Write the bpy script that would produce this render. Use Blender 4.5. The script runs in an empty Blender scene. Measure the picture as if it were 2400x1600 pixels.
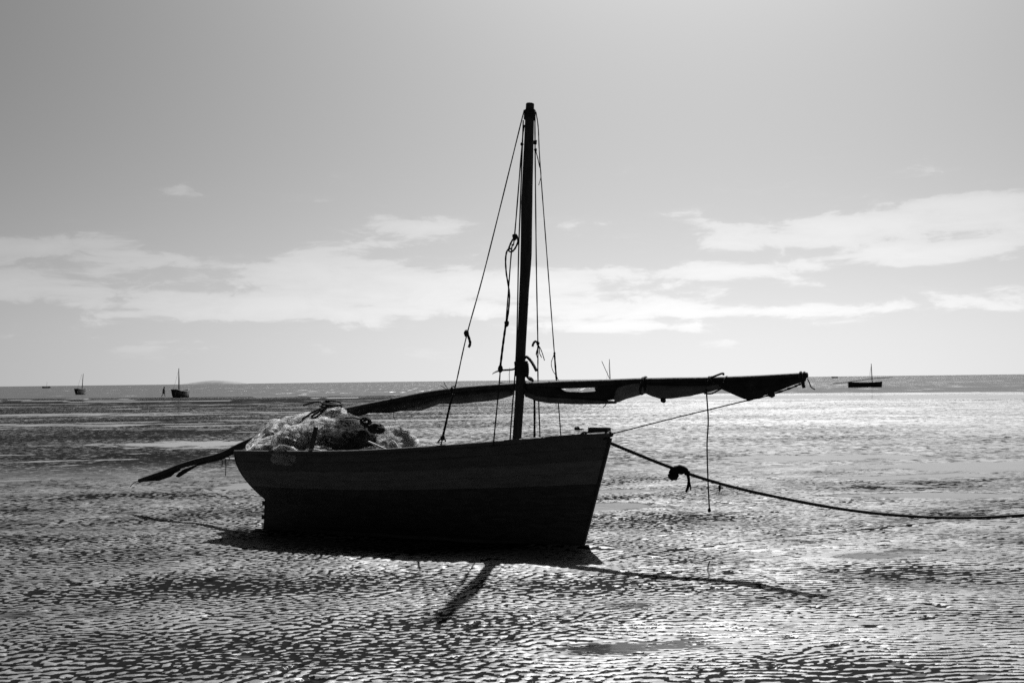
import bpy, bmesh, math, random
import numpy as np
from mathutils import Vector, Matrix, noise

random.seed(7)
rng = np.random.default_rng(11)
R = math.radians
scn = bpy.context.scene
COL = scn.collection

# ------------------------------------------------------------------ camera
cam_d = bpy.data.cameras.new('camera')
cam = bpy.data.objects.new('camera', cam_d)
COL.objects.link(cam)
cam_d.sensor_width = 36.0
cam_d.lens = 40.0
cam_d.clip_start = 0.1
cam_d.clip_end = 60000.0
_p = math.atan(91 / 2667)
_r = R(0.69)
_f = Vector((0, math.cos(_p), math.sin(_p)))
_u = Vector((0, -math.sin(_p), math.cos(_p)))
_x = Vector((1, 0, 0))
_cr = _x * math.cos(_r) - _u * math.sin(_r)
_cu = _x * math.sin(_r) + _u * math.cos(_r)
_m = Matrix((_cr, _cu, -_f)).transposed().to_4x4()
_m.translation = Vector((0, 0, 1.6))
cam.matrix_world = _m
scn.camera = cam

# ------------------------------------------------------------------ light, sky, exposure
SUN_EL, SUN_AZ = R(48.2), R(10.46)          # azimuth measured from +Y towards +X
scn.view_settings.view_transform = 'Standard'
scn.view_settings.look = 'None'
scn.view_settings.gamma = 1.0
scn.view_settings.use_curve_mapping = False
scn.view_settings.exposure = 1.09
scn.cycles.use_denoising = False
scn.cycles.max_bounces = 8
scn.cycles.sample_clamp_direct = 0.7
scn.cycles.sample_clamp_indirect = 0.5
scn.cycles.caustics_reflective = False
scn.cycles.caustics_refractive = False

sun_d = bpy.data.lights.new('sun', 'SUN')
sun_d.energy = 5.0
sun_d.angle = R(0.55)
sun_d.color = (1, 1, 1)
sun = bpy.data.objects.new('sun', sun_d)
COL.objects.link(sun)
_sd = Vector((math.sin(SUN_AZ) * math.cos(SUN_EL), math.cos(SUN_AZ) * math.cos(SUN_EL), math.sin(SUN_EL)))
sun.rotation_euler = _sd.to_track_quat('Z', 'Y').to_euler()
sun.location = (0, 0, 30)

world = bpy.data.worlds.new('World')
scn.world = world
world.use_nodes = True


class NT:
    """small node-tree helper"""
    def __init__(s, tree):
        s.t = tree
        s.t.nodes.clear()

    def n(s, typ, **kw):
        nd = s.t.nodes.new(typ)
        for k, v in kw.items():
            setattr(nd, k, v)
        return nd

    def link(s, a, b):
        s.t.links.new(a, b)

    def put(s, sock, v):
        if isinstance(v, bpy.types.NodeSocket):
            s.link(v, sock)
        else:
            sock.default_value = v

    def math(s, op, a, b=0.0, c=0.0, clamp=False):
        nd = s.n('ShaderNodeMath', operation=op)
        nd.use_clamp = clamp
        s.put(nd.inputs[0], a)
        s.put(nd.inputs[1], b)
        s.put(nd.inputs[2], c)
        return nd.outputs[0]

    def rng(s, v, a, b, c=0.0, d=1.0, smooth=True):
        nd = s.n('ShaderNodeMapRange', interpolation_type='SMOOTHSTEP' if smooth else 'LINEAR')
        s.put(nd.inputs['Value'], v)
        nd.inputs['From Min'].default_value = a
        nd.inputs['From Max'].default_value = b
        nd.inputs['To Min'].default_value = c
        nd.inputs['To Max'].default_value = d
        return nd.outputs['Result']

    def xyz(s, x=0.0, y=0.0, z=0.0):
        nd = s.n('ShaderNodeCombineXYZ')
        s.put(nd.inputs[0], x)
        s.put(nd.inputs[1], y)
        s.put(nd.inputs[2], z)
        return nd.outputs[0]

    def sep(s, v):
        nd = s.n('ShaderNodeSeparateXYZ')
        s.link(v, nd.inputs[0])
        return nd.outputs

    def noise(s, vec, scale, detail=4, rough=0.55, dist=0.0):
        nd = s.n('ShaderNodeTexNoise')
        if vec is not None:
            s.link(vec, nd.inputs['Vector'])
        nd.inputs['Scale'].default_value = scale
        nd.inputs['Detail'].default_value = detail
        nd.inputs['Roughness'].default_value = rough
        nd.inputs['Distortion'].default_value = dist
        return nd.outputs['Fac']

    def mapping(s, vec, scale, rot=(0, 0, 0), loc=(0, 0, 0)):
        nd = s.n('ShaderNodeMapping')
        s.link(vec, nd.inputs['Vector'])
        nd.inputs['Scale'].default_value = scale
        nd.inputs['Rotation'].default_value = rot
        nd.inputs['Location'].default_value = loc
        return nd.outputs[0]

    def bump(s, h, dist, strength=1.0, nrm=None):
        nd = s.n('ShaderNodeBump')
        s.link(h, nd.inputs['Height'])
        nd.inputs['Distance'].default_value = dist
        s.put(nd.inputs['Strength'], strength)
        if nrm is not None:
            s.link(nrm, nd.inputs['Normal'])
        return nd.outputs[0]


def build_world():
    w = NT(world.node_tree)
    sky = w.n('ShaderNodeTexSky', sky_type='NISHITA')
    sky.sun_disc = False
    sky.sun_elevation = SUN_EL
    sky.sun_rotation = SUN_AZ
    sky.altitude = 0
    sky.air_density = 0.5
    sky.dust_density = 2.0
    sky.ozone_density = 1.0
    # black-and-white film behind an orange filter: it sees mostly red, and with more contrast than the eye
    rgb = w.n('ShaderNodeSeparateColor')
    w.link(sky.outputs[0], rgb.inputs[0])
    film = w.math('ADD', w.math('MULTIPLY', rgb.outputs[0], 0.9), w.math('MULTIPLY', rgb.outputs[1], 0.1))
    film = w.math('MULTIPLY', w.math('POWER', w.math('MULTIPLY', film, 0.1), 1.38), 10.0)
    tc = w.n('ShaderNodeTexCoord')
    d = w.sep(tc.outputs['Generated'])
    # sea haze: the last degrees above the horizon keep the tone of the sky just over them
    w.link(w.xyz(d[0], d[1], w.math('SQRT', w.math('ADD', w.math('MULTIPLY', d[2], d[2]), 0.05 ** 2))), sky.inputs[0])
    el = w.math('MULTIPLY', w.math('ARCSINE', d[2]), 180 / math.pi)        # degrees above the horizon
    az = w.math('MULTIPLY', w.math('ARCTAN2', d[0], d[1]), 180 / math.pi)  # degrees right of +Y
    # low banks of fair-weather cumulus over the sea: warped noise, drawn out along the horizon
    wob = w.noise(w.xyz(w.math('MULTIPLY', az, 0.25), w.math('MULTIPLY', el, 0.5), 1.3), 1.0, 3, 0.5)
    v = w.xyz(w.math('ADD', w.math('MULTIPLY', az, 0.30), wob), w.math('MULTIPLY', el, 0.95), 3.7)
    n1 = w.noise(v, 1.0, 9, 0.62, 0.25)
    v2 = w.xyz(w.math('MULTIPLY', az, 0.07), w.math('MULTIPLY', el, 0.7), 9.1)
    n2 = w.noise(v2, 1.0, 5, 0.55, 0.2)
    body = w.math('ADD', w.math('MULTIPLY', n1, 0.62), w.math('MULTIPLY', n2, 0.38))
    # cloud masses seen in the sky: (azimuth, elevation, half width, half height, weight)
    masses = [(-4.6, 7.7, 2.6, 0.55, 0.24), (-6.8, 7.0, 2.8, 0.35, 0.14), (-9.5, 6.1, 3.6, 0.5, 0.14), (-11.5, 5.3, 4.0, 0.55, 0.15), (-4, 5.0, 6.5, 0.9, 0.17),
              (-24.5, 6.5, 3.6, 0.42, 0.24), (-19, 6.1, 4.0, 0.35, 0.14), (-24.5, 4.7, 3.8, 0.5, 0.20), (-15, 3.9, 7, 0.55, 0.15), (-5, 3.6, 9, 0.6, 0.10),
              (21.8, 8.0, 2.9, 0.45, 0.24), (16.5, 7.1, 3.6, 0.75, 0.25), (24.5, 6.9, 3.2, 0.6, 0.20), (20.5, 5.8, 4.0, 0.45, 0.20), (11.5, 6.7, 3.0, 0.4, 0.10),
              (9.0, 5.4, 5.0, 0.42, 0.17), (3, 4.9, 4.5, 0.5, 0.12), (13, 3.2, 9, 0.35, 0.13), (24, 3.6, 4.5, 0.5, 0.16), (6, 2.6, 8, 0.3, 0.08), (-12, 4.4, 16, 1.3, 0.085), (-22, 5.8, 8, 1.0, 0.03), (17, 6.5, 9, 1.5, 0.09), (0, 3.6, 30, 0.9, 0.04), (0, 11.5, 40, 1.6, -0.10)]
    acc = None
    for a0, e0, wa, we, k in masses:
        da = w.math('DIVIDE', w.math('SUBTRACT', az, a0), wa)
        de = w.math('DIVIDE', w.math('SUBTRACT', el, e0), we)
        q = w.math('ADD', w.math('POWER', w.math('ABSOLUTE', da), 2.0), w.math('POWER', w.math('ABSOLUTE', de), 2.0))
        g = w.math('MULTIPLY', w.math('EXPONENT', w.math('MULTIPLY', q, -1.0)), k)
        acc = g if acc is None else w.math('ADD', acc, g)
    # the same streaky cloud goes on all round the horizon
    front = w.math('MULTIPLY', w.rng(w.math('ABSOLUTE', az), 26, 40, 1, 0), 1.0)
    around = w.math('MULTIPLY', w.math('SUBTRACT', 1.0, front),
                    w.math('MULTIPLY', w.rng(el, 1.5, 4.0), w.rng(el, 6.5, 10.0, 0.2, 0)))
    tot = w.math('ADD', body, w.math('ADD', acc, around))
    fac = w.math('ADD', w.math('MULTIPLY', w.rng(tot, 0.565, 0.655), 0.55), w.math('MULTIPLY', w.rng(tot, 0.50, 0.84), 0.45))
    fac = w.math('MULTIPLY', fac, w.rng(el, 0.6, 3.0))
    fac = w.math('MULTIPLY', fac, w.rng(el, 9.5, 13.0, 1, 0))
    milk = w.math('MULTIPLY', w.math('EXPONENT', w.math('MULTIPLY', w.math('ABSOLUTE', el), -1 / 7.0)), 0.07)
    lift = w.math('ADD', w.math('ADD', 1.0, milk), w.math('MULTIPLY', fac, 0.30))
    val = w.math('MULTIPLY', film, lift)
    bg = w.n('ShaderNodeBackground')
    w.link(val, bg.inputs['Color'])
    bg.inputs['Strength'].default_value = 0.050
    out = w.n('ShaderNodeOutputWorld')
    w.link(bg.outputs[0], out.inputs['Surface'])


build_world()


# ------------------------------------------------------------------ helpers
def tag(o, label=None, cat=None, group=None, kind=None):
    if label:
        o['label'] = label
    if cat:
        o['category'] = cat
    if group:
        o['group'] = group
    if kind:
        o['kind'] = kind
    return o


def empty(name, loc=(0, 0, 0)):
    o = bpy.data.objects.new(name, None)
    o.empty_display_size = 0.2
    o.location = loc
    COL.objects.link(o)
    return o


class MB:
    """collects geometry and links it as one mesh object"""
    def __init__(s):
        s.v, s.f = [], []

    def add(s, verts, faces):
        b = len(s.v)
        s.v.extend([tuple(p) for p in verts])
        s.f.extend([tuple(i + b for i in f) for f in faces])
        return s

    def box(s, c, h, rot=None, taper=1.0):
        vs = []
        for sz in (-1, 1):
            for sx, sy in ((-1, -1), (1, -1), (1, 1), (-1, 1)):
                k = taper if sz > 0 else 1.0
                p = Vector((sx * h[0] * k, sy * h[1] * k, sz * h[2]))
                if rot is not None:
                    p = rot @ p
                vs.append(p + Vector(c))
        s.add(vs, [(3, 2, 1, 0), (4, 5, 6, 7), (0, 1, 5, 4), (1, 2, 6, 5), (2, 3, 7, 6), (3, 0, 4, 7)])
        return s

    def tube(s, pts, rad, sides=8, cap=True, squash=1.0):
        pts = [Vector(p) for p in pts]
        n = len(pts)
        rr = rad if isinstance(rad, (list, tuple)) else [rad] * n
        vs = []
        t0 = (pts[1] - pts[0]).normalized()
        ref = Vector((0, 0, 1)) if abs(t0.z) < 0.9 else Vector((1, 0, 0))
        a = t0.cross(ref).normalized()
        for i in range(n):
            t = (pts[min(i + 1, n - 1)] - pts[max(i - 1, 0)])
            if t.length < 1e-9:
                t = t0
            t.normalize()
            a = (a - t * a.dot(t))
            if a.length < 1e-6:
                a = t.orthogonal()
            a.normalize()
            b = t.cross(a)
            for k in range(sides):
                th = 2 * math.pi * k / sides
                vs.append(pts[i] + a * (math.cos(th) * rr[i]) + b * (math.sin(th) * rr[i] * squash))
        fs = []
        for i in range(n - 1):
            for k in range(sides):
                k2 = (k + 1) % sides
                fs.append((i * sides + k, i * sides + k2, (i + 1) * sides + k2, (i + 1) * sides + k))
        if cap:
            fs.append(tuple(range(sides - 1, -1, -1)))
            fs.append(tuple((n - 1) * sides + k for k in range(sides)))
        s.add(vs, fs)
        return s

    def blob(s, c, r, sub=2, amp=0.15, freq=3.0, seed=0.0, rot=None):
        bm = bmesh.new()
        bmesh.ops.create_icosphere(bm, subdivisions=sub, radius=1.0)
        idx = {}
        vs = []
        for i, v in enumerate(bm.verts):
            k = 1 + amp * noise.noise(v.co * freq + Vector((seed, seed * 1.7, -seed)))
            p = Vector((v.co.x * r[0] * k, v.co.y * r[1] * k, v.co.z * r[2] * k))
            if rot is not None:
                p = rot @ p
            vs.append(p + Vector(c))
            idx[v] = i
        fs = [tuple(idx[v] for v in f.verts) for f in bm.faces]
        bm.free()
        s.add(vs, fs)
        return s

    def build(s, name, mat, parent=None, origin=None, smooth=True):
        me = bpy.data.meshes.new(name)
        if origin is not None:
            o0 = Vector(origin)
            s.v = [tuple(Vector(p) - o0) for p in s.v]
        me.from_pydata(s.v, [], s.f)
        me.materials.append(mat)
        if smooth:
            me.polygons.foreach_set('use_smooth', [True] * len(me.polygons))
        me.update()
        o = bpy.data.objects.new(name, me)
        COL.objects.link(o)
        if origin is not None and parent is None:
            o.location = origin
        if parent is not None:
            o.parent = parent
        return o


def spline(pts, per=6):
    """Catmull-Rom through points"""
    P = [Vector(p) for p in pts]
    if len(P) < 3:
        return [P[0].lerp(P[1], i / per) for i in range(per + 1)]
    out = []
    for i in range(len(P) - 1):
        p0 = P[i - 1] if i else P[0] * 2 - P[1]
        p1, p2 = P[i], P[i + 1]
        p3 = P[i + 2] if i + 2 < len(P) else P[-1] * 2 - P[-2]
        for k in range(per):
            t = k / per
            out.append(0.5 * ((2 * p1) + (p2 - p0) * t + (2 * p0 - 5 * p1 + 4 * p2 - p3) * t * t + (3 * p1 - p0 - 3 * p2 + p3) * t ** 3))
    out.append(P[-1])
    return out


def interp(x, xs, ys):
    return float(np.interp(x, xs, ys))


# ------------------------------------------------------------------ materials (a black-and-white film: every colour is a grey)
def grey(v):
    return (v, v, v, 1)


def principled(name, lo, hi, rough=0.7, scale=12, stretch=(1, 1, 1), bump=0.0, bscale=60, spec=0.4):
    m = bpy.data.materials.new(name)
    m.use_nodes = True
    t = NT(m.node_tree)
    tc = t.n('ShaderNodeTexCoord')
    v = t.mapping(tc.outputs['Object'], stretch)
    f = t.noise(v, scale, 5, 0.6)
    val = t.rng(f, 0.3, 0.7, lo, hi)
    bs = t.n('ShaderNodeBsdfPrincipled')
    t.link(t.xyz(val, val, val), bs.inputs['Base Color'])
    bs.inputs['Roughness'].default_value = rough
    bs.inputs['Specular IOR Level'].default_value = spec
    if bump > 0:
        h = t.noise(v, bscale, 4, 0.6)
        t.link(t.bump(h, bump), bs.inputs['Normal'])
    o = t.n('ShaderNodeOutputMaterial')
    t.link(bs.outputs[0], o.inputs[0])
    return m


M = {}
M['hull_black'] = principled('hull_tarred_wood', 0.030, 0.060, 0.75, 6, (1, 1, 5), 0.004, 30, 0.2)
M['hull_top'] = principled('hull_dark_paint', 0.055, 0.085, 0.7, 6, (1, 1, 5), 0.004, 30, 0.25)
M['hull_band'] = principled('hull_grey_paint', 0.085, 0.135, 0.7, 6, (1, 1, 5), 0.004, 30, 0.25)
M['wood'] = principled('weathered_wood', 0.03, 0.06, 0.75, 8, (1, 1, 6), 0.004, 40, 0.3)
M['mast'] = principled('mast_wood', 0.02, 0.045, 0.7, 9, (4, 4, 0.6), 0.005, 30, 0.3)
M['yard'] = principled('yard_wood', 0.015, 0.035, 0.75, 14, (1, 1, 1), 0.005, 40, 0.25)
M['rope'] = principled('dark_rope', 0.015, 0.035, 0.85, 60, (1, 1, 1), 0.003, 140, 0.2)
M['pale_rope'] = principled('pale_rope', 0.35, 0.55, 0.8, 60, (1, 1, 1), 0.002, 140, 0.3)
M['rag'] = principled('black_cloth', 0.008, 0.02, 0.95, 20, (1, 1, 1), 0.004, 60, 0.1)
M['stone'] = principled('dark_stone', 0.02, 0.05, 0.8, 9, (1, 1, 1), 0.01, 20)
M['far_hull'] = principled('far_hull', 0.012, 0.03, 0.7, 5)
M['skin'] = principled('dark_skin', 0.03, 0.05, 0.6, 10)
M['cloth_dark'] = principled('dark_clothes', 0.02, 0.04, 0.9, 10)


def cloth(name, lo, hi, trans):
    m = bpy.data.materials.new(name)
    m.use_nodes = True
    t = NT(m.node_tree)
    tc = t.n('ShaderNodeTexCoord')
    f = t.noise(tc.outputs['Object'], 7, 6, 0.65)
    val = t.rng(f, 0.3, 0.7, lo, hi)
    c = t.xyz(val, val, val)
    d = t.n('ShaderNodeBsdfDiffuse')
    t.link(c, d.inputs['Color'])
    tr = t.n('ShaderNodeBsdfTranslucent')
    t.link(c, tr.inputs['Color'])
    h = t.noise(t.mapping(tc.outputs['Object'], (1, 1, 3)), 22, 5, 0.6)
    b = t.bump(h, 0.012)
    t.link(b, d.inputs['Normal'])
    mx = t.n('ShaderNodeMixShader')
    mx.inputs[0].default_value = trans
    t.link(d.outputs[0], mx.inputs[1])
    t.link(tr.outputs[0], mx.inputs[2])
    o = t.n('ShaderNodeOutputMaterial')
    t.link(mx.outputs[0], o.inputs[0])
    return m


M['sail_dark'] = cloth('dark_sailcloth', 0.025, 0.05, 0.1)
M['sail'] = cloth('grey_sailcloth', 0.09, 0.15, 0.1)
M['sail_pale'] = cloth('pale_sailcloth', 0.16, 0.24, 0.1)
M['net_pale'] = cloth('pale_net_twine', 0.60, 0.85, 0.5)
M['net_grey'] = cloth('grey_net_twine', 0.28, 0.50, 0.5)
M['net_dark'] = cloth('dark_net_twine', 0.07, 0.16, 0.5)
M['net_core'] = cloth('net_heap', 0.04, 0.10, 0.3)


def sand_material():
    m = bpy.data.materials.new('wet_rippled_sand')
    m.use_nodes = True
    t = NT(m.node_tree)
    geo = t.n('ShaderNodeNewGeometry')
    P = geo.outputs['Position']
    px, py, pz = t.sep(P)
    at = t.n('ShaderNodeAttribute', attribute_name='pool')
    pool = at.outputs['Fac']
    blot = t.noise(P, 1.3, 5, 0.6)
    grain = t.noise(P, 90, 3, 0.7)
    dm = t.n('ShaderNodeAttribute', attribute_name='shade_damp')  # shaded ripple faces and shore damp, both put into the colour
    shade_damp = t.rng(t.math('ADD', dm.outputs['Fac'], t.math('MULTIPLY', t.math('SUBTRACT', t.noise(P, 60, 4, 0.8), 0.5), 1.15)), 0.34, 0.64)
    # beyond the modelled ripples the painted ripple shade goes on as a fine texture, darker towards the left
    fr = t.noise(t.mapping(P, (4.5, 9, 1), (0, 0, R(4))), 1.0, 4, 0.65, 0.3)
    fl = t.noise(t.mapping(P, (0.10, 0.22, 1), (0, 0, R(-5))), 1.0, 4, 0.6, 0.3)
    thr = t.math('ADD', t.math('MULTIPLY', t.math('SUBTRACT', fl, 0.5), 0.30), t.rng(t.math('SUBTRACT', px, t.math('MULTIPLY', py, 0.02)), -14, 14, -0.10, 0.05))  # left bias paints in the sheen's falloff away from the sun
    far_shade = t.rng(t.math('ADD', fr, thr), 0.44, 0.54, 1.0, 0.0)
    mfar = t.rng(py, 15, 25)
    shade_damp = t.math('MAXIMUM', shade_damp, t.math('MULTIPLY', far_shade, mfar))
    crest_tone = t.math('ADD', t.rng(blot, 0.3, 0.7, 0.050, 0.082), t.math('MULTIPLY', t.math('SUBTRACT', grain, 0.5), 0.11))
    shade_damp_tone = t.math('ADD', 0.002, t.math('MULTIPLY', grain, 0.007))  # near-black albedo that paints the shade of the ripple faces
    base = t.math('ADD', t.math('MULTIPLY', shade_damp, shade_damp_tone), t.math('MULTIPLY', t.math('SUBTRACT', 1.0, shade_damp), crest_tone))
    rough = t.math('ADD', t.rng(blot, 0.3, 0.7, 0.46, 0.52), 0.0)
    # ripple relief beyond the part where the ripples are real geometry: slopes drawn at random per facet
    drained = t.math('MAXIMUM', t.rng(pool, 0.1, 0.8, 1.0, 0.04), t.rng(py, 45, 90, 0.0, 0.22))

    def facets(vec, amount, nrm):
        nd = t.n('ShaderNodeTexNoise')
        t.link(vec, nd.inputs['Vector'])
        nd.inputs['Scale'].default_value = 1.0
        nd.inputs['Detail'].default_value = 2
        v1 = t.n('ShaderNodeVectorMath', operation='SUBTRACT')
        t.link(nd.outputs['Color'], v1.inputs[0])
        v1.inputs[1].default_value = (.5, .5, .5)
        v2 = t.n('ShaderNodeVectorMath', operation='MULTIPLY')
        t.link(v1.outputs[0], v2.inputs[0])
        v2.inputs[1].default_value = (1, 1, 0)
        v3 = t.n('ShaderNodeVectorMath', operation='SCALE')
        t.link(v2.outputs[0], v3.inputs[0])
        t.put(v3.inputs['Scale'], amount)
        v4 = t.n('ShaderNodeVectorMath', operation='ADD')
        t.link(nrm, v4.inputs[0])
        t.link(v3.outputs[0], v4.inputs[1])
        v5 = t.n('ShaderNodeVectorMath', operation='NORMALIZE')
        t.link(v4.outputs[0], v5.inputs[0])
        return v5.outputs[0]
    nf = facets(t.mapping(P, (5, 12, 1), (0, 0, R(4))), t.math('MULTIPLY', t.rng(py, 14, 34, 0.0, 0.55), drained), geo.outputs['Normal'])
    b3 = t.bump(grain, 0.0020, t.math('MULTIPLY', t.rng(py, 9, 20, 0.8, 0.0), drained), nf)
    nsp = facets(t.mapping(P, (38, 55, 1)), t.math('MULTIPLY', drained, 1.1), geo.outputs['Normal'])
    # wet grains: dark body with a broad damp sheen, no mirror film; the pools are plain still water
    df = t.n('ShaderNodeBsdfDiffuse')
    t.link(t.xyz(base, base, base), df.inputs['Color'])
    t.link(b3, df.inputs['Normal'])
    gl = t.n('ShaderNodeBsdfAnisotropic', distribution='GGX')
    k = t.math('MULTIPLY', t.rng(blot, 0.3, 0.7, 0.038, 0.056), t.rng(shade_damp, 0, 1, 1.0, 0.04))
    k = t.math('MULTIPLY', k, t.rng(py, 17, 42, 1.0, 1.9))      # wetter towards the sea
    t.link(t.xyz(k, k, k), gl.inputs['Color'])
    t.link(rough, gl.inputs['Roughness'])
    t.link(b3, gl.inputs['Normal'])
    ad = t.n('ShaderNodeAddShader')
    t.link(df.outputs[0], ad.inputs[0])
    t.link(gl.outputs[0], ad.inputs[1])
    sp = t.n('ShaderNodeBsdfAnisotropic', distribution='GGX')      # wet shell grit and film that glints
    wetp = t.math('MULTIPLY', t.rng(t.noise(t.mapping(P, (.5, .8, 1)), 1.0, 3, .6), 0.46, 0.68, 0.0, 0.009), 1.0)
    t.link(t.xyz(wetp, wetp, wetp), sp.inputs['Color'])
    sp.inputs['Roughness'].default_value = 0.16
    t.link(nsp, sp.inputs['Normal'])
    ad2 = t.n('ShaderNodeAddShader')
    t.link(ad.outputs[0], ad2.inputs[0])
    t.link(sp.outputs[0], ad2.inputs[1])
    ad = ad2
    bs = t.n('ShaderNodeBsdfPrincipled')
    bs.inputs['Base Color'].default_value = grey(0.02)
    bs.inputs['Roughness'].default_value = 0.12
    bs.inputs['IOR'].default_value = 1.333
    t.link(b3, bs.inputs['Normal'])
    mx = t.n('ShaderNodeMixShader')
    t.link(t.rng(pool, 0.2, 0.9), mx.inputs[0])
    t.link(ad.outputs[0], mx.inputs[1])
    t.link(bs.outputs[0], mx.inputs[2])
    o = t.n('ShaderNodeOutputMaterial')
    t.link(mx.outputs[0], o.inputs[0])
    return m


def sea_material():
    m = bpy.data.materials.new('sea_water')
    m.use_nodes = True
    t = NT(m.node_tree)
    geo = t.n('ShaderNodeNewGeometry')
    P = geo.outputs['Position']
    gust = t.noise(t.mapping(P, (0.006, 0.03, 1)), 1.0, 3, 0.5, 0.3)
    nd = t.n('ShaderNodeTexNoise')
    t.link(t.mapping(P, (1.5, 0.05, 1), (0, 0, R(2))), nd.inputs['Vector'])
    nd.inputs['Scale'].default_value = 1.0
    nd.inputs['Detail'].default_value = 3
    v1 = t.n('ShaderNodeVectorMath', operation='SUBTRACT')
    t.link(nd.outputs['Color'], v1.inputs[0])
    v1.inputs[1].default_value = (.5, .5, .5)
    v2 = t.n('ShaderNodeVectorMath', operation='MULTIPLY')
    t.link(v1.outputs[0], v2.inputs[0])
    v2.inputs[1].default_value = (1, 1, 0)
    v3 = t.n('ShaderNodeVectorMath', operation='SCALE')
    t.link(v2.outputs[0], v3.inputs[0])
    t.link(t.rng(gust, 0.35, 0.65, 1.7, 2.7), v3.inputs['Scale'])
    v4 = t.n('ShaderNodeVectorMath', operation='ADD')
    t.link(geo.outputs['Normal'], v4.inputs[0])
    t.link(v3.outputs[0], v4.inputs[1])
    v5 = t.n('ShaderNodeVectorMath', operation='NORMALIZE')
    t.link(v4.outputs[0], v5.inputs[0])
    b = v5.outputs[0]
    df = t.n('ShaderNodeBsdfDiffuse')
    df.inputs['Color'].default_value = grey(0.02)
    gl = t.n('ShaderNodeBsdfAnisotropic', distribution='BECKMANN')
    gl.inputs['Color'].default_value = grey(0.32)
    gl.inputs['Roughness'].default_value = 0.24
    t.link(b, gl.inputs['Normal'])
    ad = t.n('ShaderNodeAddShader')
    t.link(df.outputs[0], ad.inputs[0])
    t.link(gl.outputs[0], ad.inputs[1])
    o = t.n('ShaderNodeOutputMaterial')
    t.link(ad.outputs[0], o.inputs[0])
    return m


M['sand'] = sand_material()
M['sea'] = sea_material()

# ------------------------------------------------------------------ sand flat: one sheet, real ripples, out to the horizon
SEA = -0.40


def band_noise(n, cell, lam, lam_sd, direction, spread, seed):
    """random field whose waves have wavelength lam (m) and normals spread round direction (rad)"""
    g = np.random.default_rng(seed)
    w = np.fft.rfft2(g.standard_normal((n, n)))
    fy = np.fft.fftfreq(n, cell)[:, None]
    fx = np.fft.rfftfreq(n, cell)[None, :]
    k = np.hypot(fx, fy) + 1e-9
    ang = np.arctan2(fy, fx) - direction
    ang = (ang + np.pi / 2) % np.pi - np.pi / 2
    filt = np.exp(-0.5 * (np.log(k * lam) / lam_sd) ** 2) * np.exp(-0.5 * (ang / spread) ** 2)
    h = np.fft.irfft2(w * filt, s=(n, n))
    return (h / h.std()).astype(np.float32)


def sample(field, cell, x, y):
    n = field.shape[0]
    u = (x / cell) % n
    v = (y / cell) % n
    i = np.floor(u).astype(int)
    j = np.floor(v).astype(int)
    fu = u - i
    fv = v - j
    i %= n
    j %= n
    i1 = (i + 1) % n
    j1 = (j + 1) % n
    return ((field[j, i] * (1 - fu) + field[j, i1] * fu) * (1 - fv) + (field[j1, i] * (1 - fu) + field[j1, i1] * fu) * fv)


def sstep(a, b, x):
    t = np.clip((x - a) / (b - a), 0, 1)
    return t * t * (3 - 2 * t)


def shore(x, y):
    return y + np.where(x > 0, 0.55, 0.30) * x


def flat_height(x, y):
    """the beach without ripples: level here, falling away to the sea, sooner on the right"""
    return np.interp(shore(x, y), [-500, 55, 130, 160, 400, 3000], [0, 0, -0.33, -0.40, -0.9, -6])


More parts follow.
